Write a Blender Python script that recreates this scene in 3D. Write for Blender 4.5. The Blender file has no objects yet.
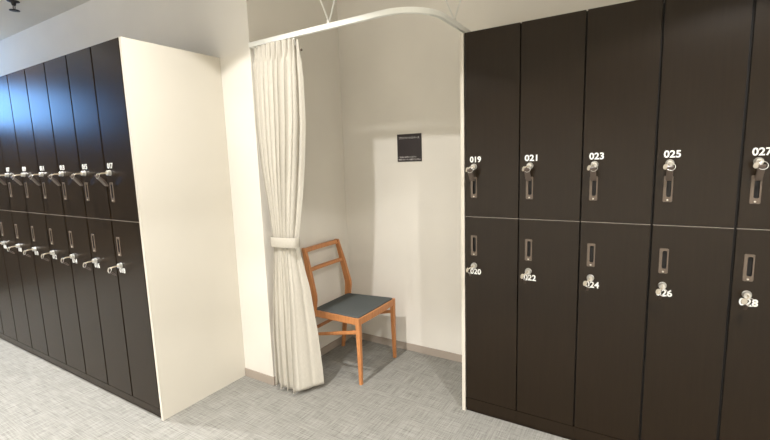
import bpy, bmesh, math, random
from mathutils import Vector, Matrix
random.seed(7)
S = bpy.context.scene
C = S.collection
PI = math.pi

# ------------------------------------------------------------------ helpers
def obj(name, bm, mat, parent=None, loc=(0, 0, 0), smooth=False, mats=None):
    me = bpy.data.meshes.new(name)
    bmesh.ops.recalc_face_normals(bm, faces=bm.faces)
    bm.to_mesh(me); bm.free()
    for m in (mats or [mat]):
        me.materials.append(m)
    if smooth:
        for p in me.polygons:
            p.use_smooth = True
    o = bpy.data.objects.new(name, me)
    C.objects.link(o)
    o.location = loc
    if parent:
        o.parent = parent
    return o

def mesh_obj(name, me, mat, parent=None, loc=(0, 0, 0)):
    me.materials.clear(); me.materials.append(mat)
    o = bpy.data.objects.new(name, me); C.objects.link(o); o.location = loc
    if parent: o.parent = parent
    return o

def tag(o, label, cat, group=None):
    o['label'] = label; o['category'] = cat
    if group: o['group'] = group
    return o

def thing(name, label, cat, loc=(0, 0, 0), group=None, rz=0):
    o = bpy.data.objects.new(name, None); C.objects.link(o)
    o.empty_display_size = .1
    o.location = loc; o.rotation_euler = (0, 0, rz)
    return tag(o, label, cat, group)

def struct(name, bm, mat, **k):
    o = obj(name, bm, mat, **k)
    o['kind'] = 'structure'
    return o

def dup(o, parent=None):
    c = o.copy(); C.objects.link(c)
    if parent: c.parent = parent
    for ch in list(o.children):
        dup(ch, c)
    return c

def box(bm, x0, x1, y0, y1, z0, z1, bev=0, mi=0):
    vs = [bm.verts.new((x, y, z)) for x in (x0, x1) for y in (y0, y1) for z in (z0, z1)]
    F = [(0, 1, 3, 2), (4, 6, 7, 5), (0, 4, 5, 1), (2, 3, 7, 6), (0, 2, 6, 4), (1, 5, 7, 3)]
    fs = [bm.faces.new([vs[i] for i in f]) for f in F]
    for f in fs: f.material_index = mi
    if bev:
        es = list({e for f in fs for e in f.edges})
        bmesh.ops.bevel(bm, geom=es, offset=bev, segments=2, profile=.6, affect='EDGES')
    return bm

def BM(*a, **k):
    bm = bmesh.new()
    if a: box(bm, *a, **k)
    return bm

def loft(bm, rings, cap=True, closed=False, mi=0):
    vr = [[bm.verts.new(p) for p in r] for r in rings]
    n = len(vr[0]); m = len(vr)
    for i in range(m if closed else m - 1):
        a, b = vr[i], vr[(i + 1) % m]
        for j in range(n):
            f = bm.faces.new((a[j], a[(j + 1) % n], b[(j + 1) % n], b[j])); f.material_index = mi
    if cap and not closed:
        bm.faces.new(vr[0][::-1]).material_index = mi
        bm.faces.new(vr[-1]).material_index = mi
    return bm

def rrect(c, u, v, w, d, r):
    """rounded rectangle ring round c in the plane of unit vectors u, v"""
    pts = []
    r = min(r, w * .49, d * .49)
    for sx, sy, a0 in ((1, 1, 0), (-1, 1, 90), (-1, -1, 180), (1, -1, 270)):
        for k in range(3):
            a = math.radians(a0 + 45 * k)
            pts.append(c + u * (sx * (w / 2 - r) + r * math.cos(a)) + v * (sy * (d / 2 - r) + r * math.sin(a)))
    return pts

def bar(bm, pts, u, v, sizes, r=.005):
    """bar through pts; each section is w (along u) by d (along v)"""
    u = Vector(u); v = Vector(v)
    return loft(bm, [rrect(Vector(p), u, v, s[0], s[1], r) for p, s in zip(pts, sizes)])

def tube(bm, pts, r, n=10, closed=False, flat=None):
    pts = [Vector(p) for p in pts]
    rings = []; prev = None
    m = len(pts)
    for i, p in enumerate(pts):
        if closed: t = pts[(i + 1) % m] - pts[i - 1]
        else: t = pts[min(i + 1, m - 1)] - pts[max(i - 1, 0)]
        t.normalize()
        if prev is None:
            a = Vector((0, 0, 1)) if abs(t.z) < .9 else Vector((1, 0, 0))
            n1 = t.cross(a).normalized()
        else:
            n1 = (prev - t * prev.dot(t)).normalized()
        prev = n1; n2 = t.cross(n1)
        ra, rb = (r, r) if flat is None else flat
        rings.append([p + n1 * math.cos(2 * PI * k / n) * ra + n2 * math.sin(2 * PI * k / n) * rb for k in range(n)])
    return loft(bm, rings, closed=closed)

def lathe(bm, prof, n=24, axis='z', c=(0, 0, 0)):
    c = Vector(c); rings = []
    for r, h in prof:
        ring = []
        for k in range(n):
            a = 2 * PI * k / n
            x, y = r * math.cos(a), r * math.sin(a)
            ring.append(c + (Vector((x, y, h)) if axis == 'z' else Vector((x, h, y))))
        rings.append(ring)
    return loft(bm, rings)

def text_mesh(s, size, bold=0., ext=.0006, spacing=1., width=None, align='CENTER'):
    cu = bpy.data.curves.new('lettering', 'FONT')
    cu.body = s; cu.size = size; cu.offset = bold; cu.extrude = ext
    cu.space_character = spacing; cu.align_x = align; cu.align_y = 'CENTER'
    cu.resolution_u = 4
    o = bpy.data.objects.new('lettering', cu); C.objects.link(o)
    dg = bpy.context.evaluated_depsgraph_get(); dg.update()
    me = bpy.data.meshes.new_from_object(o.evaluated_get(dg))
    bpy.data.objects.remove(o); bpy.data.curves.remove(cu)
    if width and len(me.vertices):
        xs = [v.co.x for v in me.vertices]; k = width / (max(xs) - min(xs))
        for v in me.vertices: v.co.x *= k
    me.transform(Matrix.Rotation(PI / 2, 4, 'X'))
    return me

# ------------------------------------------------------------------ materials
def mat(name, col, rough=.5, metal=0., spec=.5):
    m = bpy.data.materials.new(name); m.use_nodes = True
    b = m.node_tree.nodes['Principled BSDF']
    b.inputs['Base Color'].default_value = (*col, 1)
    b.inputs['Roughness'].default_value = rough
    b.inputs['Metallic'].default_value = metal
    b.inputs['Specular IOR Level'].default_value = spec
    return m

def nodes(m):
    nt = m.node_tree
    return nt, nt.nodes, nt.links, nt.nodes['Principled BSDF']

def coords(m, scale, kind='Object', rot=(0, 0, 0)):
    nt, N, L, b = nodes(m)
    tc = N.new('ShaderNodeTexCoord'); mp = N.new('ShaderNodeMapping')
    mp.inputs['Scale'].default_value = scale; mp.inputs['Rotation'].default_value = rot
    L.new(tc.outputs[kind], mp.inputs['Vector'])
    return mp.outputs['Vector']

def noise(m, vec, scale, detail=3, rough=.5):
    nt, N, L, b = nodes(m)
    n = N.new('ShaderNodeTexNoise'); n.inputs['Scale'].default_value = scale
    n.inputs['Detail'].default_value = detail; n.inputs['Roughness'].default_value = rough
    if vec is not None: L.new(vec, n.inputs['Vector'])
    return n.outputs['Fac']

def ramp(m, fac, stops):
    nt, N, L, b = nodes(m)
    r = N.new('ShaderNodeValToRGB')
    el = r.color_ramp.elements
    while len(el) < len(stops): el.new(.5)
    for e, (p, c) in zip(el, stops):
        e.position = p; e.color = (*c, 1)
    L.new(fac, r.inputs['Fac'])
    return r.outputs['Color']

def bump(m, fac, strength, dist=.001):
    nt, N, L, b = nodes(m)
    bp = N.new('ShaderNodeBump'); bp.inputs['Strength'].default_value = strength
    bp.inputs['Distance'].default_value = dist
    L.new(fac, bp.inputs['Height']); L.new(bp.outputs['Normal'], b.inputs['Normal'])

def paint(name, col, rough=.75, var=.03, sc=2.5):
    m = mat(name, col, rough, spec=.3)
    nt, N, L, b = nodes(m)
    f = noise(m, coords(m, (1, 1, 1)), sc, 2)
    L.new(ramp(m, f, [(.3, tuple(c * (1 - var) for c in col)), (.7, tuple(min(1, c * (1 + var)) for c in col))]), b.inputs['Base Color'])
    bump(m, noise(m, coords(m, (1, 1, 1)), 350, 2), .06, .0006)
    return m

M = {}
M['wall'] = paint('wall_paint', (.735, .70, .635))
M['ceiling'] = paint('ceiling_paint', (.70, .66, .58), .85, .06, 1.2)
M['panel'] = paint('cream_laminate', (.60, .562, .485), .5, .015)
M['edge'] = mat('cream_edge_band', (.60, .555, .475), .45)
M['base'] = paint('taupe_baseboard', (.36, .305, .255), .55)
M['rear'] = paint('far_wall_paint', (.70, .67, .61))
M['darkwall'] = paint('dark_end_wall_paint', (.085, .075, .065))
M['rail'] = mat('rail_white', (.82, .82, .77), .4)
M['rod'] = mat('rod_white', (.72, .71, .66), .45)
M['chrome'] = mat('satin_chrome', (.75, .73, .69), .28, .9)
M['bronze'] = mat('bronze_plate', (.125, .094, .070), .42, .2)
M['cup'] = mat('recess_shade', (.008, .006, .005), .6)  # near-black: the shade inside the pull slot is put into the colour
M['screw'] = mat('screw_head', (.62, .56, .48), .35, .6)
M['key'] = mat('key_brass', (.62, .54, .42), .35, .7)
M['keyhead'] = mat('cream_key_head', (.42, .37, .29), .4)
M['band'] = mat('dark_wristband', (.105, .076, .059), .3, spec=.8)
M['number'] = mat('number_white', (.85, .85, .82), .5)
M['strip'] = mat('painted_edge_light', (.30, .26, .22), .4)  # pale tone painting the light along the door edge
M['dark'] = mat('carcass_dark', (.012, .009, .007), .7)
M['black'] = mat('black_fitting', (.015, .013, .011), .5)
M['sign'] = mat('sign_brown_black', (.028, .021, .021), .45)
M['signtext'] = mat('sign_lettering', (.5, .48, .47), .5)
M['silver'] = mat('lamp_housing', (.7, .68, .64), .4)

# dark espresso wood laminate
m = M['door'] = mat('espresso_wood', (.03, .022, .016), .27, spec=.25)
nt, N, L, b = nodes(m)
info = N.new('ShaderNodeObjectInfo')
tc = N.new('ShaderNodeTexCoord'); ad = N.new('ShaderNodeVectorMath'); ad.operation = 'ADD'
mul = N.new('ShaderNodeMath'); mul.operation = 'MULTIPLY'; mul.inputs[1].default_value = 37.
L.new(info.outputs['Random'], mul.inputs[0]); L.new(tc.outputs['Object'], ad.inputs[0]); L.new(mul.outputs[0], ad.inputs[1])
mp = N.new('ShaderNodeMapping'); mp.inputs['Scale'].default_value = (1, 1, .05); L.new(ad.outputs[0], mp.inputs['Vector'])
g = noise(m, mp.outputs['Vector'], 90, 5, .6)
L.new(ramp(m, g, [(.3, (.0140, .0085, .0043)), (.55, (.0160, .0099, .0051)), (.8, (.0182, .0114, .0060))]), b.inputs['Base Color'])
bump(m, g, .02, .0003)

# woven linen-look carpet
m = M['carpet'] = mat('woven_carpet', (.4, .38, .33), .92, spec=.15)
nt, N, L, b = nodes(m)
fx = noise(m, coords(m, (6, 190, 1)), 1, 3, .7)
fy = noise(m, coords(m, (190, 6, 1)), 1, 3, .7)
mixn = N.new('ShaderNodeMath'); mixn.operation = 'ADD'; L.new(fx, mixn.inputs[0]); L.new(fy, mixn.inputs[1])
half = N.new('ShaderNodeMath'); half.operation = 'MULTIPLY'; half.inputs[1].default_value = .5; L.new(mixn.outputs[0], half.inputs[0])
big = noise(m, coords(m, (1, 1, 1)), 9, 2)
c1 = ramp(m, half.outputs[0], [(.35, (.115, .110, .096)), (.47, (.225, .217, .193)), (.60, (.300, .291, .264))])
c2 = ramp(m, big, [(.3, (.93, .93, .93)), (.7, (1, 1, 1))])
mx = N.new('ShaderNodeMixRGB'); mx.blend_type = 'MULTIPLY'; mx.inputs['Fac'].default_value = 1
L.new(c1, mx.inputs['Color1']); L.new(c2, mx.inputs['Color2']); L.new(mx.outputs['Color'], b.inputs['Base Color'])
bump(m, half.outputs[0], .35, .003)

# orange brown chair wood
m = M['wood'] = mat('cherry_wood', (.42, .17, .06), .38)
nt, N, L, b = nodes(m)
g = noise(m, coords(m, (1, 1, .12)), 70, 4, .6)
L.new(ramp(m, g, [(.3, (.42, .165, .055)), (.7, (.55, .235, .085))]), b.inputs['Base Color'])

m = M['seat'] = mat('grey_seat_cloth', (.05, .056, .056), .8, spec=.25)
nt, N, L, b = nodes(m)
g = noise(m, coords(m, (1, 1, 1)), 420, 2)
L.new(ramp(m, g, [(.3, (.062, .070, .069)), (.7, (.095, .103, .101))]), b.inputs['Base Color'])
bump(m, g, .3, .0008)

m = M['cloth'] = mat('curtain_cloth', (.70, .65, .55), .85, spec=.2)
nt, N, L, b = nodes(m)
g = noise(m, coords(m, (1, 1, .2)), 260, 2)
L.new(ramp(m, g, [(.3, (.50, .465, .40)), (.7, (.55, .515, .445))]), b.inputs['Base Color'])
b.inputs['Sheen Weight'].default_value = .1
bump(m, g, .08, .0006)

def emit(name, col, strength):
    m = bpy.data.materials.new(name); m.use_nodes = True
    nt = m.node_tree; nt.nodes.clear()
    e = nt.nodes.new('ShaderNodeEmission'); e.inputs['Color'].default_value = (*col, 1); e.inputs['Strength'].default_value = strength
    o = nt.nodes.new('ShaderNodeOutputMaterial'); nt.links.new(e.outputs[0], o.inputs['Surface'])
    return m
M['sky'] = emit('daylight_pane', (.20, .48, 1.0), 7.0)
M['lamp'] = emit('lamp_face', (1, .92, .80), 12)

# ------------------------------------------------------------------ measurements (metres)
XL, YL, ZTL = -2.3976, 1.2955, 2.1828      # forward bank: right end, front plane, top
YA, XA, YB = 1.9134, -2.1158, 2.8171       # wall behind it, outer corner, niche back wall
XR, YR, ZTR = -.867, 2.2512, 2.149         # numbered bank
WL_, WR_ = .3005, .2959
HC = 2.85                                  # ceiling
X0, X1, Y0 = -7.0, 3.2, -4.4
T = .12

# ------------------------------------------------------------------ setting
struct('floor', BM(X0 - T, X1 + T, Y0 - T, YB + T, -.1, 0), M['carpet'])
struct('ceiling', BM(X0 - T, X1 + T, Y0 - T, YB + T, HC, HC + .1), M['ceiling'])
struct('wall_left', BM(X0, XA, YA, YB + T, 0, HC), M['wall'])           # solid mass left of the niche
struct('wall_back', BM(XA, X1 + T, YB, YB + T, 0, HC), M['wall'])
struct('wall_right', BM(X1, X1 + T, Y0, YB, 0, HC), M['rear'])
struct('wall_front', BM(X0 - T, X1 + T, Y0 - T, Y0, 0, HC), M['rear'])
WY0, WY1, WZ0, WZ1 = -.35, 1.6, 2.04, 2.60
bm = bmesh.new()
box(bm, X0 - T, X0, Y0, WY0, 0, HC); box(bm, X0 - T, X0, WY1, YB + T, 0, HC)
box(bm, X0 - T, X0, WY0, WY1, 0, WZ0); box(bm, X0 - T, X0, WY0, WY1, WZ1, HC)
struct('wall_end', bm, M['darkwall'])
bm = bmesh.new()
f = .035
box(bm, X0 - .07, X0 + .01, WY0, WY1, WZ0, WZ0 + f); box(bm, X0 - .07, X0 + .01, WY0, WY1, WZ1 - f, WZ1)
for y in (WY0, (WY0 + WY1) / 2 - f / 2, WY1 - f):
    box(bm, X0 - .07, X0 + .01, y, y + f, WZ0 + f, WZ1 - f)
w = struct('window_1', bm, M['silver'])
obj('window_pane', BM(X0 - .05, X0 - .04, WY0 + .001, WY1 - .001, WZ0 + .001, WZ1 - .001), M['sky'], w)['kind'] = 'structure'
bb, bt = .059, .008
struct('baseboard_left', BM(XL + .002, XA + bt, YA - bt, YA - .0005, 0, bb, bev=.002), M['base'])
struct('baseboard_niche', BM(XA + .0005, XA + bt, YA, YB - bt, 0, bb, bev=.002), M['base'])
struct('baseboard_back', BM(XA + .0005, XR - .024, YB - bt, YB - .0005, 0, bb, bev=.002), M['base'])

# ------------------------------------------------------------------ lockers
# pull handle: a bronze plate with a recessed cup; hole: x +-HW, z +-HH about its centre
HW, HH = .0098, .043
def handle_bm():
    bm = bmesh.new()
    pw, ph, t = .018, .0575, .003
    ox = .003                                            # the slot sits right of the plate's centre
    out = rrect(Vector((0, -t, 0)), Vector((1, 0, 0)), Vector((0, 0, 1)), pw * 2 - .002, ph * 2 - .002, .004)
    outb = rrect(Vector((0, 0, 0)), Vector((1, 0, 0)), Vector((0, 0, 1)), pw * 2, ph * 2, .005)
    inn = rrect(Vector((ox, -t, .006)), Vector((1, 0, 0)), Vector((0, 0, 1)), HW * 2 - .002, HH * 2 - .004, .006)
    cup = rrect(Vector((ox, .011, .006)), Vector((1, 0, 0)), Vector((0, 0, 1)), HW * 2 - .003, HH * 2 - .006, .006)
    R = [[bm.verts.new(p) for p in r] for r in (outb, out, inn, cup)]
    n = len(R[0])
    for a, b_ in zip(R, R[1:]):
        for j in range(n):
            bm.faces.new((a[j], a[(j + 1) % n], b_[(j + 1) % n], b_[j]))
    bm.faces.new(R[3])
    bm.faces.ensure_lookup_table()
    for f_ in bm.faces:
        if f_.calc_center_median().y > .0005: f_.material_index = 1  # cup faces take the painted slot shade
    return bm

def lock_bm():
    bm = bmesh.new()
    lathe(bm, [(.0165, 0), (.0165, -.004), (.0145, -.006), (.0142, -.017), (.0128, -.0195), (.0122, -.0195), (.0105, -.0185), (.0005, -.0185)], 28, 'y')
    return bm

def door_bm(w, h, hx, hz, t=.018, ch=.0016):
    """door from x 0..w, z 0..h, front at y=0, with a pocket for the pull"""
    bm = bmesh.new()
    xs = [ch, hx + .003 - HW, hx + .003 + HW, w - ch]
    zs = [ch, hz + .006 - HH, hz + .006 + HH, h - ch]
    G = [[bm.verts.new((x, 0, z)) for z in zs] for x in xs]
    for i in range(3):
        for j in range(3):
            if (i, j) != (1, 1):
                bm.faces.new((G[i][j], G[i + 1][j], G[i + 1][j + 1], G[i][j + 1]))
    hole = [G[1][1], G[2][1], G[2][2], G[1][2]]
    deep = [bm.verts.new(v.co + Vector((0, .0125, 0))) for v in hole]
    for k in range(4):
        bm.faces.new((hole[k], hole[(k + 1) % 4], deep[(k + 1) % 4], deep[k]))
    bm.faces.new(deep)
    front = [G[0][j] for j in range(4)] + [G[1][3], G[2][3]] + [G[3][j] for j in (3, 2, 1, 0)] + [G[2][0], G[1][0]]
    def outp(v, y):
        x = 0 if v.co.x == ch else w if abs(v.co.x - (w - ch)) < 1e-9 else v.co.x
        z = 0 if abs(v.co.z - ch) < 1e-9 else h if abs(v.co.z - (h - ch)) < 1e-9 else v.co.z
        return bm.verts.new((x, y, z))
    mid = [outp(v, ch) for v in front]
    back = [bm.verts.new((v.co.x, t, v.co.z)) for v in mid]
    n = len(front)
    for a, b_ in ((front, mid), (mid, back)):
        for k in range(n):
            bm.faces.new((a[k], a[(k + 1) % n], b_[(k + 1) % n], b_[k]))
    bm.faces.new(back)
    return bm

def make_locker(w, zt, zm, zb, depth, dz, gl, gr):
    """one locker column: root at the floor, left front corner; returns root, the two doors"""
    root = thing('locker', '', 'locker')
    t = .018
    bm = bmesh.new(); box(bm, .0005, w - .0005, t + .002, depth, zb - .002, zt - .002)
    obj('carcass', bm, M['dark'], root)
    bm = bmesh.new()
    box(bm, .0002, w - .0002, .001, .03, .022, zb - .0022, bev=.0006)
    box(bm, .0004, w - .0004, .012, .03, 0, .0215)
    obj('plinth', bm, M['door'], root)
    doors = []
    for (z0, z1, hz, kz) in ((zm + .002, zt, 1.333 + dz, 1.446 + dz), (zb, zm - .002, 1.0095 + dz, .896 + dz)):
        d = obj('door', door_bm(w - gl - gr, z1 - z0, .053 - gl, hz - z0), M['door'], root, (gl, 0, z0))
        h = obj('pull_handle', handle_bm(), M['bronze'], d, (.053 - gl, -.0005, hz - z0), mats=[M['bronze'], M['cup']])
        l = obj('lock', lock_bm(), M['chrome'], d, (.054 - gl, -.0003, kz - z0), smooth=False)
        sc = bmesh.new(); lathe(sc, [(.0042, 0), (.0042, -.001), (.003, -.0022), (.0003, -.0026)], 14, 'y', (0, -.0032, -.049))
        # screw sits on the plate below the slot: a small bright head of its own
        s = obj('screw', sc, M['screw'], d, (.053 - gl, -.0005, hz - z0), smooth=True)
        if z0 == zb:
            obj('lit_edge_line', BM(.0005, w - gl - gr - .0005, .0002, .016, z1 - z0, z1 - z0 + .0022), M['strip'], d)  # pale strip stands in for light caught on the lower door's top edge
        doors.append((d, z0))
    return root, doors

# keys: a cream head on a blade, a split ring and a wristband
def make_key(long_band):
    k = thing('locker_key', '', 'key')
    bm = bmesh.new(); box(bm, -.0012, .0012, -.030, -.0002, -.0042, .0042, bev=.0004)
    bar(bm, [(0, -.028, 0), (-.004, -.034, -.002), (-.010, -.042, -.007)], (0, .3, .95), (1, 0, 0), [(.008, .0022)] * 3, .0008)
    obj('key_blade', bm, M['key'], k)
    # head: rounded paddle hanging down to the left
    bm = bmesh.new()
    prof = [(.0005, -.0022), (.009, -.0022), (.0108, -.001), (.0108, .001), (.009, .0022), (.0005, .0022)]
    lathe(bm, prof, 22, 'y')
    Rm = Matrix.Translation((-.016, -.048, -.013)) @ Matrix.Rotation(math.radians(-38), 4, 'Z') @ Matrix.Rotation(math.radians(-18), 4, 'X') @ Matrix.Diagonal((1, 1, 1.2, 1))
    bmesh.ops.transform(bm, matrix=Rm, verts=bm.verts)
    obj('key_head', bm, M['keyhead'], k, smooth=False)
    bm = bmesh.new()
    pts = [Vector((.003 + .0155 * math.cos(a), -.050 + .005 * math.sin(a), -.014 + .0155 * math.sin(a))) for a in [2 * PI * i / 24 for i in range(24)]]
    tube(bm, pts, .0012, 6, closed=True)
    obj('key_ring', bm, M['chrome'], k, smooth=True)
    # folded strap: from the ring it droops back to the door
    bm = bmesh.new()
    if long_band: p0, p1, w, sep, tw = Vector((0, -.058, -.012)), Vector((0, -.008, -.074)), .024, .005, .25
    else: p0, p1, w, sep, tw = Vector((-.004, -.050, -.026)), Vector((-.008, -.016, -.056)), .010, .004, .1
    d = (p1 - p0).normalized(); nn = Vector((0, -d.z, d.y)) * -1
    if nn.y > 0: nn = -nn
    rings = []
    n = 28
    for i in range(n):
        a = 2 * PI * i / n
        t = .5 - .5 * math.cos(a)
        bow = -.003 * math.sin(PI * t)
        c = p0.lerp(p1, t) + nn * (sep * math.sin(a) + bow)
        tang = ((p1 - p0) * .5 * math.sin(a) + nn * (sep * math.cos(a) + -.003 * PI * .5 * math.sin(a) * math.cos(PI * t))).normalized()
        ux = (Vector((1, 0, 0)) + Vector((0, 1, 0)) * tw).normalized()
        ux = (ux - tang * ux.dot(tang)).normalized()
        rings.append(rrect(c, ux, tang.cross(ux), w, .0022, .0008))
    loft(bm, rings, closed=True)
    obj('wristband', bm, M['band'], k, smooth=False)
    return k
key_long = make_key(True); key_short = make_key(False)
used = {}
def place_key(proto, loc, label, group):
    k = proto if proto.name not in used else dup(proto)
    used[proto.name] = 1
    k.location = loc
    tag(k, label, 'key', group)

def add_number(door, z0, gl, s, xc, zc):
    me = text_mesh(s, .0425, .0011, .0004, 1.02, width=.062)
    for v in me.vertices: v.co.y -= .0005
    mesh_obj('number', me, M['number'], door, (xc - gl, 0, zc - z0))

ORD = ['first', 'second', 'third', 'fourth', 'fifth', 'sixth', 'seventh', 'eighth', 'ninth']
# the numbered bank
gaps = [.0018, .0018, .0022, .0042, .0042, .0042]
for i in range(5):
    gl, gr = gaps[i], gaps[i + 1]
    root, doors = make_locker(WR_, ZTR, 1.1717, .088, YB - YR - .004, 0, gl, gr)
    root.location = (XR + i * WR_, YR, 0)
    up, lo = '%03d' % (19 + 2 * i), '%03d' % (20 + 2 * i)
    tag(root, 'dark brown two-door locker numbered %s above and %s below' % (up, lo), 'locker', 'numbered lockers beside the niche')
    add_number(doors[0][0], doors[0][1], gl, up, .062, 1.4835); add_number(doors[1][0], doors[1][1], gl, lo, .062, .8605)
    place_key(key_long, (XR + i * WR_ + .054, YR - .0185, 1.446), 'key with dark wristband in the upper lock, under number %s' % up, 'keys in the numbered lockers')
    place_key(key_short, (XR + i * WR_ + .054, YR - .0185, .896), 'cream headed key in the lower lock of the locker, below door %s' % up, 'keys in the numbered lockers')
# the forward bank, counted from its cream end panel
for i in range(9):
    gl = gr = .0052
    root, doors = make_locker(WL_, ZTL, 1.195, .0674, YA - YL - .004, .027, gl, gr)
    x = XL - .022 - (i + 1) * WL_
    root.location = (x, YL, 0)
    lab = 'dark brown two-door locker right beside the big cream end panel' if i == 0 else 'dark brown two-door locker, %s from the big cream end panel' % ORD[i]
    tag(root, lab, 'locker', 'lockers in the row with the cream end')
    up, lo = '%03d' % (17 - 2 * i), '%03d' % (18 - 2 * i)
    add_number(doors[0][0], doors[0][1], gl, up, .060, 1.512); add_number(doors[1][0], doors[1][1], gl, lo, .060, .8905)
    w8 = 'locker right beside the cream end panel' if i == 0 else '%s locker from the cream end panel' % ORD[i]
    place_key(key_long, (x + .054, YL - .0185, 1.473), 'key in the upper door of the ' + w8, 'keys in the row with the cream end')
    place_key(key_short, (x + .054, YL - .0185, .923), 'key in the lower door of the ' + w8, 'keys in the row with the cream end')

# cream end panels
p = thing('end_panel', 'large cream side panel closing the locker row in front of the wall', 'panel', (XL, YL, 0))
obj('board', BM(-.0195, 0, .0012, YA - YL - .001, 0, ZTL, bev=.0008), M['panel'], p)
obj('edge_band', BM(-.0195, 0, 0, .0011, 0, ZTL), M['edge'], p)
p = thing('end_panel', 'narrow cream panel edge beside locker 019 and the niche', 'panel', (XR - .003, YR, 0))
obj('board', BM(-.0195, 0, .0012, YB - YR - .001, 0, ZTR, bev=.0008), M['panel'], p)
obj('edge_band', BM(-.0195, 0, 0, .0011, 0, ZTR), M['edge'], p)

# ------------------------------------------------------------------ curtain rail
RZ0, RZ1 = 2.2015, 2.2285
RX = -.936; RR = .225
path = [Vector((XA + .004 + i * .09, YA - .001, 0)) for i in range(1)]
xe = RX - RR
path = [Vector((XA + .002, YA - .001, 0)), Vector(((XA + xe) / 2, YA - .001, 0)), Vector((xe, YA - .001, 0))]
for i in range(1, 15):
    a = PI / 2 * i / 14
    path.append(Vector((xe + RR * math.sin(a), YA - .001 + RR * (1 - math.cos(a)), 0)))
path.append(Vector((RX, YB - .001, 0)))
def sweep(path, prof):
    bm = bmesh.new(); rings = []
    for i, p_ in enumerate(path):
        t = (path[min(i + 1, len(path) - 1)] - path[max(i - 1, 0)]).normalized()
        n = Vector((t.y, -t.x, 0))
        rings.append([p_ + n * a + Vector((0, 0, z)) for a, z in prof])
    return loft(bm, rings)
h = RZ1 - RZ0
prof = [(-.010, 0), (-.010, h), (.010, h), (.010, 0), (.004, 0), (.004, .004), (.0075, .004), (.0075, h - .003), (-.0075, h - .003), (-.0075, .004), (-.004, .004), (-.004, 0)]
rail = thing('curtain_rail', 'white curved ceiling-hung curtain rail crossing the niche opening', 'curtain rail', (0, 0, RZ0))
obj('track', sweep(path, prof), M['rail'], rail)
for hx, hy, ax in ((-1.495, YA - .001, (1, 0)), (RX, 2.285, (1, 0))):
    hg = obj('hanger', BM(hx - .008, hx + .008, hy - .011, hy + .011, h, h + .016, bev=.002), M['rod'], rail)
    bm = bmesh.new()
    for s in (-1, 1):
        tube(bm, [(hx + s * .003, hy, h + .012), (hx + s * .25, hy, HC - RZ0 - .002)], .0048, 8)
    obj('rod', bm, M['rod'], hg, smooth=True)
obj('wall_bracket', BM(XA + .0005, XA + .006, YA + .0, YA + .014, -.004, h + .006, bev=.001), M['rail'], rail)

# ------------------------------------------------------------------ curtain
def interp(tab, z):
    if z >= tab[0][0]: return tab[0][1:]
    for a, b_ in zip(tab, tab[1:]):
        if z >= b_[0]:
            k = (z - b_[0]) / (a[0] - b_[0]); 
            return tuple(b_[i] + (a[i] - b_[i]) * k for i in range(1, len(a)))
    return tab[-1][1:]
# z: left x, front-right x, y of front line, return x (leading edge), return y, fold amplitude
CT = [(2.20, -2.098, -1.775, 1.912, -1.735, 1.930, .010),
      (2.12, -2.099, -1.778, 1.910, -1.733, 1.940, .013),
      (1.97, -2.099, -1.782, 1.905, -1.735, 1.955, .017),
      (1.74, -2.098, -1.794, 1.903, -1.745, 1.965, .018),
      (1.50, -2.078, -1.820, 1.900, -1.770, 1.968, .017),
      (1.27, -2.046, -1.850, 1.900, -1.803, 1.962, .014),
      (1.06, -2.022, -1.872, 1.900, -1.832, 1.945, .0085),
      (1.00, -2.018, -1.876, 1.900, -1.836, 1.940, .0075),
      (.94, -2.020, -1.874, 1.900, -1.832, 1.945, .0085),
      (.71, -2.043, -1.868, 1.902, -1.806, 1.985, .016),
      (.40, -2.062, -1.868, 1.900, -1.790, 2.020, .023),
      (.13, -2.066, -1.868, 1.900, -1.788, 2.045, .026),
      (.025, -2.068, -1.868, 1.900, -1.788, 2.050, .027)]
NF = 9.0
def wave(p_):
    s = math.sin(p_ + .35 * math.sin(p_))
    return math.copysign(abs(s) ** .8, s)
def curtain_pt(s, z):
    xl, xf, yf, xr, yr, am = interp(CT, z)
    # path: front line, then a turn back to the leading edge
    A = Vector((xl, yf + .012, z)); Bp = Vector((xf, yf - .006, z)); D = Vector((xr, yr, z))
    sc = .78
    low = max(0, min(1, (1.0 - z) / .6))
    if s < sc:
        k = s / sc; P_ = A.lerp(Bp, k); n = Vector((0, -1, 0))
        P_.y -= .02 * math.sin(PI * k)                    # shallow bow of the whole bundle
        blend = min(1, (sc - s) / .05)
    else:
        k = (s - sc) / (1 - sc); P_ = Bp.lerp(D, k)
        n = (Vector((0, -1, 0)) * (1 - k) + Vector((1, -.3, 0)) * k).normalized()
        blend = 0
    ss = s + .010 * math.sin(11.3 * s + 1.2) + .007 * math.sin(23.7 * s)
    irregular = .78 + .22 * math.sin(9.1 * s + .6 + .4 * z)
    ph = 2 * PI * NF * ss + .2 * math.sin(1.7 * z + 5 * s)
    head = max(0, min(1, (z - 2.085) / .07))
    ph2 = PI * NF * ss + .3 * math.sin(1.3 * z + 4 * s)
    lo2 = low * low * (3 - 2 * low)
    w_ = (wave(ph) * (1 - .8 * lo2) + 1.25 * wave(ph2) * lo2) * am * irregular * blend
    w2 = 0
    # the turned leading edge: a groove, then the hemmed strip
    w4 = (-.020 * (1 - .5 * low) * math.exp(-((s - .90) / .022) ** 2) - .006 * math.exp(-((s - .80) / .02) ** 2)) * (1 if z > 1.1 else .5)
    q = P_ + n * (w_ * (1 - .8 * head) + w2 + w4)
    fr = (10 * s + .35) % 1.0 - .5                       # pinched heading: flat pleats, narrow deep gaps
    q += n * head * (.008 * math.cos(2 * PI * fr) ** 2 - .042 * math.exp(-(fr / .13) ** 2))
    q.x += .45 * am * (math.cos(ph) * (1 - lo2) + 1.2 * math.cos(ph2) * lo2) * (1 - head) * blend
    return q
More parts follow.
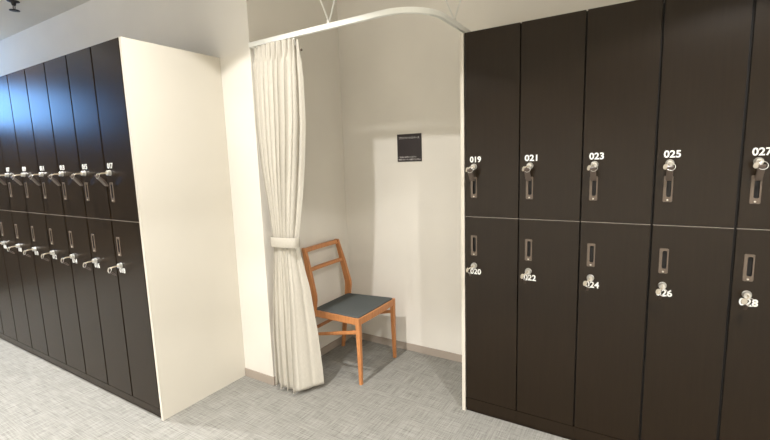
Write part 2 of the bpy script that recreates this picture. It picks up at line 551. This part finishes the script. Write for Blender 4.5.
zs = [2.197, 2.19, 2.18, 2.165, 2.15, 2.135, 2.12, 2.105, 2.09, 2.07, 2.04]
z = 2.0
while z > .04:
    zs.append(z); z -= .03
zs.append(.03)
NS = 330
bm = bmesh.new()
V = []
for z in zs:
    row = []
    for i in range(NS + 1):
        s = i / NS
        zz = z
        q = curtain_pt(s, z)
        if z < 1.0:
            q.z = z - 0
        row.append(bm.verts.new(q))
    V.append(row)
for a, b_ in zip(V, V[1:]):
    for i in range(NS):
        bm.faces.new((a[i], a[i + 1], b_[i + 1], b_[i]))
cur = thing('curtain', 'cream pleated floor-length curtain tied back at the side of the niche', 'curtain', (-1.93, YA, .03))
off = Vector((1.93, -YA, -.03))
bmesh.ops.translate(bm, verts=bm.verts, vec=off)
o = obj('drape', bm, M['cloth'], cur, smooth=True)
so = o.modifiers.new('thickness', 'SOLIDIFY'); so.thickness = .0022; so.offset = 1
# the tieback round the bundle
bm = bmesh.new()
def ring_at(z, grow=.007):
    pts = []
    cx, cy, ax, ay = -1.926, 1.916, .101 + grow, .044 + grow
    for k in range(48):
        a = 2 * PI * k / 48
        c_, s_ = math.cos(a), math.sin(a)
        e = .72
        pts.append(Vector((cx + math.copysign(abs(c_) ** e, c_) * ax, cy + math.copysign(abs(s_) ** e, s_) * ay, z)))
    return pts
rings = []
for zt_, g in ((.978, .0040), (.980, .0050), (1.009, .0052), (1.038, .0050), (1.040, .0040)):
    r_ = ring_at(zt_, g)
    for q in r_:
        q.z += .004 * math.sin((q.x + 2.0) * 9) - .01 * (q.x + 1.926) * .6
        q += off
    rings.append(r_)
loft(bm, rings, cap=False)
o = obj('tieback', bm, M['cloth'], cur, smooth=True)
o['label'] = 'plain cream band round the gathered cloth'
so = o.modifiers.new('thickness', 'SOLIDIFY'); so.thickness = .002
# gliders in the track and the hooks
for i in range(11):
    x = -2.085 + i * .0335
    bm = bmesh.new()
    box(bm, x - .004, x + .004, YA - .004, YA + .002, 2.190, 2.2025, bev=.001)
    tube(bm, [(x, YA - .001, 2.192), (x, YA + .004, 2.178), (x, YA + .003, 2.160)], .0013, 6)
    bmesh.ops.translate(bm, verts=bm.verts, vec=off)
    obj('hook', bm, M['rod'], cur)
bm = bmesh.new()
lathe(bm, [(.002, 0), (.002, .018), (.0065, .02), (.007, .027), (.0005, .029)], 14, 'z')
bmesh.ops.transform(bm, matrix=Matrix.Translation(Vector((-1.750, 1.94, 2.135)) + off) @ Matrix.Rotation(PI / 2, 4, 'Y'), verts=bm.verts)
obj('leading_knob', bm, M['bronze'], cur, smooth=True)

# ------------------------------------------------------------------ chair (faces +x)
ch = thing('chair', 'orange-brown wooden chair with dark grey padded seat inside the niche', 'chair', (-1.836, 2.430, 0))
W = M['wood']
def chpart(name, f, smooth=False):
    bm = bmesh.new(); f(bm); return obj(name, bm, W, ch, smooth=smooth)
FX, FY, RY = .239, .224, .206
UX, UY, UZ = (1, 0, 0), (0, 1, 0), (0, 0, 1)
for s in (-1, 1):
    chpart('leg', lambda bm: bar(bm, [(FX + .003, s * (FY + .002), 0), (FX, s * FY, .22), (FX - .001, s * FY, .42), (FX - .001, s * FY, .4645)], UX, UY, [(.022, .022), (.028, .028), (.032, .032), (.032, .032)], .004))
    chpart('rear_post', lambda bm: bar(bm, [(-.236, s * (RY + .002), 0), (-.206, s * RY, .22), (-.166, s * (RY + .002), .44), (-.156, s * (RY + .002), .525), (-.157, s * (RY + .001), .56), (-.195, s * (RY - .008), .73), (-.238, s * (RY - .018), .892)], UX, UY,
          [(.024, .022), (.034, .025), (.046, .027), (.054, .027), (.053, .027), (.044, .025), (.033, .022)], .004))
    chpart('side_rail', lambda bm: bar(bm, [(-.165, s * (RY + .001), .432), (FX - .012, s * (FY + .001), .440)], UY, UZ, [(.022, .046), (.022, .046)], .003))
    chpart('stretcher', lambda bm: bar(bm, [(-.200, s * RY, .262), (FX - .008, s * FY, .366)], UY, UZ, [(.015, .021), (.017, .026)], .005))
def front_rail(bm):
    n = 9; pts = []; sz = []
    for i in range(n):
        t = -1 + 2 * i / (n - 1)
        pts.append((FX + .0005 + .006 * (1 - t * t), t * (FY - .01), .440)); sz.append((.022, .046))
    bar(bm, pts, UX, UZ, sz, .003)
chpart('front_rail', front_rail)
chpart('rear_rail', lambda bm: bar(bm, [(-.170, -RY + .01, .428), (-.170, RY - .01, .428)], UX, UZ, [(.018, .04)] * 2, .003))
chpart('cross_bar', lambda bm: bar(bm, [(-.194, -RY + .006, .296), (-.194, RY - .006, .296)], UX, UZ, [(.016, .022)] * 2, .004))
def bowed(x, z, hgt, bow, yy, lean):
    def f(bm):
        n = 11; rings = []
        for i in range(n):
            t = -1 + 2 * i / (n - 1)
            c = Vector((x - bow * (1 - t * t), t * yy, z))
            rings.append(rrect(c, Vector((1, 0, .0)), Vector((-lean, 0, 1)).normalized(), .02, hgt, .004))
        loft(bm, rings)
    return f
chpart('top_rail', bowed(-.234, .875, .032, .006, RY - .020, .2))
chpart('back_rail', bowed(-.197, .735, .027, .008, RY - .014, .2))
# seat pad: thin, nearly flush between the rails
bm = bmesh.new()
def seat_ring(gr, z):
    pts = []
    xb, xf, yb, yf = -.163 - gr, FX + .002 + gr, RY - .002 + gr, FY + .004 + gr
    cor = [(xf, yf, .014), (xb, yb, .018), (xb, -yb, .018), (xf, -yf, .014)]
    ang = [(0, 90), (90, 180), (180, 270), (270, 360)]
    for (x, y, r), (a0, a1) in zip(cor, ang):
        cx = x - math.copysign(r, x); cy = y - math.copysign(r, y)
        for k in range(7):
            a = math.radians(a0 + (a1 - a0) * k / 6)
            q = Vector((cx + r * math.cos(a), cy + r * math.sin(a), z))
            if q.x > 0: q.x += .007 * (1 - (q.y / yf) ** 2)
            q.z += .006 * (q.x - .02) / .22
            pts.append(q)
    return pts
loft(bm, [seat_ring(-.004, .4540), seat_ring(0, .4575), seat_ring(-.001, .463), seat_ring(-.006, .4665), seat_ring(-.02, .468), seat_ring(-.07, .467), seat_ring(-.12, .4655)])
obj('seat_pad', bm, M['seat'], ch, smooth=True)

# ------------------------------------------------------------------ sign on the niche wall
sg = thing('wall_sign', 'small square black sign with white lettering on the niche wall', 'sign', (-1.511, YB, 1.580))
obj('plate', BM(-.1005, .1005, -.006, -.0005, -.1005, .1005, bev=.001), M['sign'], sg)
def sign_line(s, size, x, z, width, bold):
    me = text_mesh(s, size, bold, .0003, 1., width=width, align='LEFT')
    for v in me.vertices: v.co.y -= .0063
    xs = min((v.co.x for v in me.vertices), default=0)
    for v in me.vertices: v.co.x -= xs
    mesh_obj('lettering', me, M['signtext'], sg, (x, 0, z))
sign_line('プライベートスペース', .019, -.084, .071, .168, .0004)
sign_line('ご自由にお使いください', .0125, -.092, -.068, .150, .0003)
sign_line('使用後はカーテンを開けてください', .0125, -.092, -.086, .184, .0003)

# ------------------------------------------------------------------ ceiling fittings
sp = thing('sprinkler', 'small dark sprinkler head on the ceiling above the locker row', 'sprinkler', (-4.41, 1.57, HC))
bm = bmesh.new(); lathe(bm, [(.042, 0), (.042, -.004), (.018, -.012), (.014, -.03), (.012, -.034)], 20)
obj('body', bm, M['black'], sp, smooth=True)
for s in (-1, 1):
    bm = bmesh.new(); tube(bm, [(s * .012, 0, -.03), (s * .019, 0, -.045), (s * .015, 0, -.058), (s * .004, 0, -.068)], .0035, 8)
    obj('arm', bm, M['black'], sp, smooth=True)
bm = bmesh.new(); lathe(bm, [(.004, -.066), (.034, -.069), (.036, -.073), (.003, -.074)], 20)
obj('deflector', bm, M['black'], sp, smooth=True)

def beam_nodes(ld):
    # lens of the fitting: full strength downwards, weaker towards the rim of the cone
    ld.use_nodes = True
    nt = ld.node_tree; N = nt.nodes; L = nt.links
    e = N['Emission']
    tc = N.new('ShaderNodeTexCoord'); sx = N.new('ShaderNodeSeparateXYZ'); ab = N.new('ShaderNodeMath'); ab.operation = 'ABSOLUTE'
    L.new(tc.outputs['Normal'], sx.inputs[0]); L.new(sx.outputs['Z'], ab.inputs[0])
    r = N.new('ShaderNodeValToRGB'); L.new(ab.outputs[0], r.inputs['Fac'])
    el = r.color_ramp.elements
    st = [(.46, .25), (.58, .36), (.70, .52), (.80, .72), (.92, 1.0)]
    while len(el) < len(st): el.new(.5)
    for q, (p_, v) in zip(el, st): q.position = p_; q.color = (v, v, v, 1)
    L.new(r.outputs['Color'], e.inputs['Strength'])

def downlight(x, y, power, label, blend=.08, col=(1, .985, .965)):
    r_ = thing('ceiling_downlight', label, 'ceiling light', (x, y, HC), 'round ceiling downlights')
    bm = bmesh.new()
    lathe(bm, [(.062, 0), (.062, -.004), (.05, -.006), (.048, -.045), (.045, -.045), (.044, -.004), (.02, -.003)], 28)
    obj('housing', bm, M['silver'], r_, smooth=False)
    bm = bmesh.new(); lathe(bm, [(.043, -.008), (.043, -.012), (.002, -.013)], 24)
    obj('lamp', bm, M['lamp'], r_)
    ld = bpy.data.lights.new('downlight_beam', 'SPOT'); ld.energy = power; ld.color = col
    ld.spot_size = math.radians(124.4); ld.spot_blend = blend; ld.shadow_soft_size = .022
    beam_nodes(ld)
    lo = bpy.data.objects.new('downlight_beam', ld); C.objects.link(lo); lo.parent = r_
    lo.location = (0, 0, -.052)
LY = .90
PW = 145
P_FILL = 280  # power of the added fill rows
downlight(-1.62, LY, PW * .86, 'round ceiling downlight in front of the niche')
downlight(.435, LY, PW, 'round ceiling downlight in front of the numbered lockers')
downlight(-3.68, LY, PW, 'round ceiling downlight over the aisle by the forward locker row')
downlight(-5.74, LY, PW, 'round ceiling downlight at the far end of the aisle')
downlight(2.49, LY, PW, 'round ceiling downlight farthest from the niche')

for row, yy in (('second', -1.5), ('third', -3.2)):  # unseen rows added behind the viewer to raise the ambient light
    for xx, where in ((-5.74, 'at the window end'), (-3.68, 'second from the window end'), (-1.62, 'in line with the niche'), (.435, 'in line with the numbered lockers'), (2.49, 'nearest the plain side wall')):
        downlight(xx, yy, P_FILL, 'added fill downlight of the %s row behind the viewer, %s' % (row, where))

# ------------------------------------------------------------------ camera
cam = bpy.data.cameras.new('camera'); co = bpy.data.objects.new('camera', cam); C.objects.link(co)
yaw, pitch, roll, F = -.5541, .1403, -.0315, 427.91
f = Vector((math.sin(yaw) * math.cos(pitch), math.cos(yaw) * math.cos(pitch), -math.sin(pitch)))
r = Vector((math.cos(yaw), -math.sin(yaw), 0)); u = r.cross(f)
c_, s_ = math.cos(roll), math.sin(roll)
r2 = r * c_ + u * s_; u2 = u * c_ - r * s_
mw = Matrix((( r2.x, u2.x, -f.x, 0), (r2.y, u2.y, -f.y, 0), (r2.z, u2.z, -f.z, 1.5), (0, 0, 0, 1)))
co.matrix_world = mw
cam.sensor_width = 36; cam.lens = 36 * F / 770; cam.clip_start = .02
S.camera = co

w = bpy.data.worlds.new('world'); S.world = w; w.use_nodes = True
w.node_tree.nodes['Background'].inputs['Color'].default_value = (.5, .6, .8, 1)
w.node_tree.nodes['Background'].inputs['Strength'].default_value = .3
S.view_settings.view_transform = 'Standard'
S.view_settings.look = 'None'
S.view_settings.gamma = 1
S.view_settings.use_curve_mapping = False
S.view_settings.exposure = 0.9
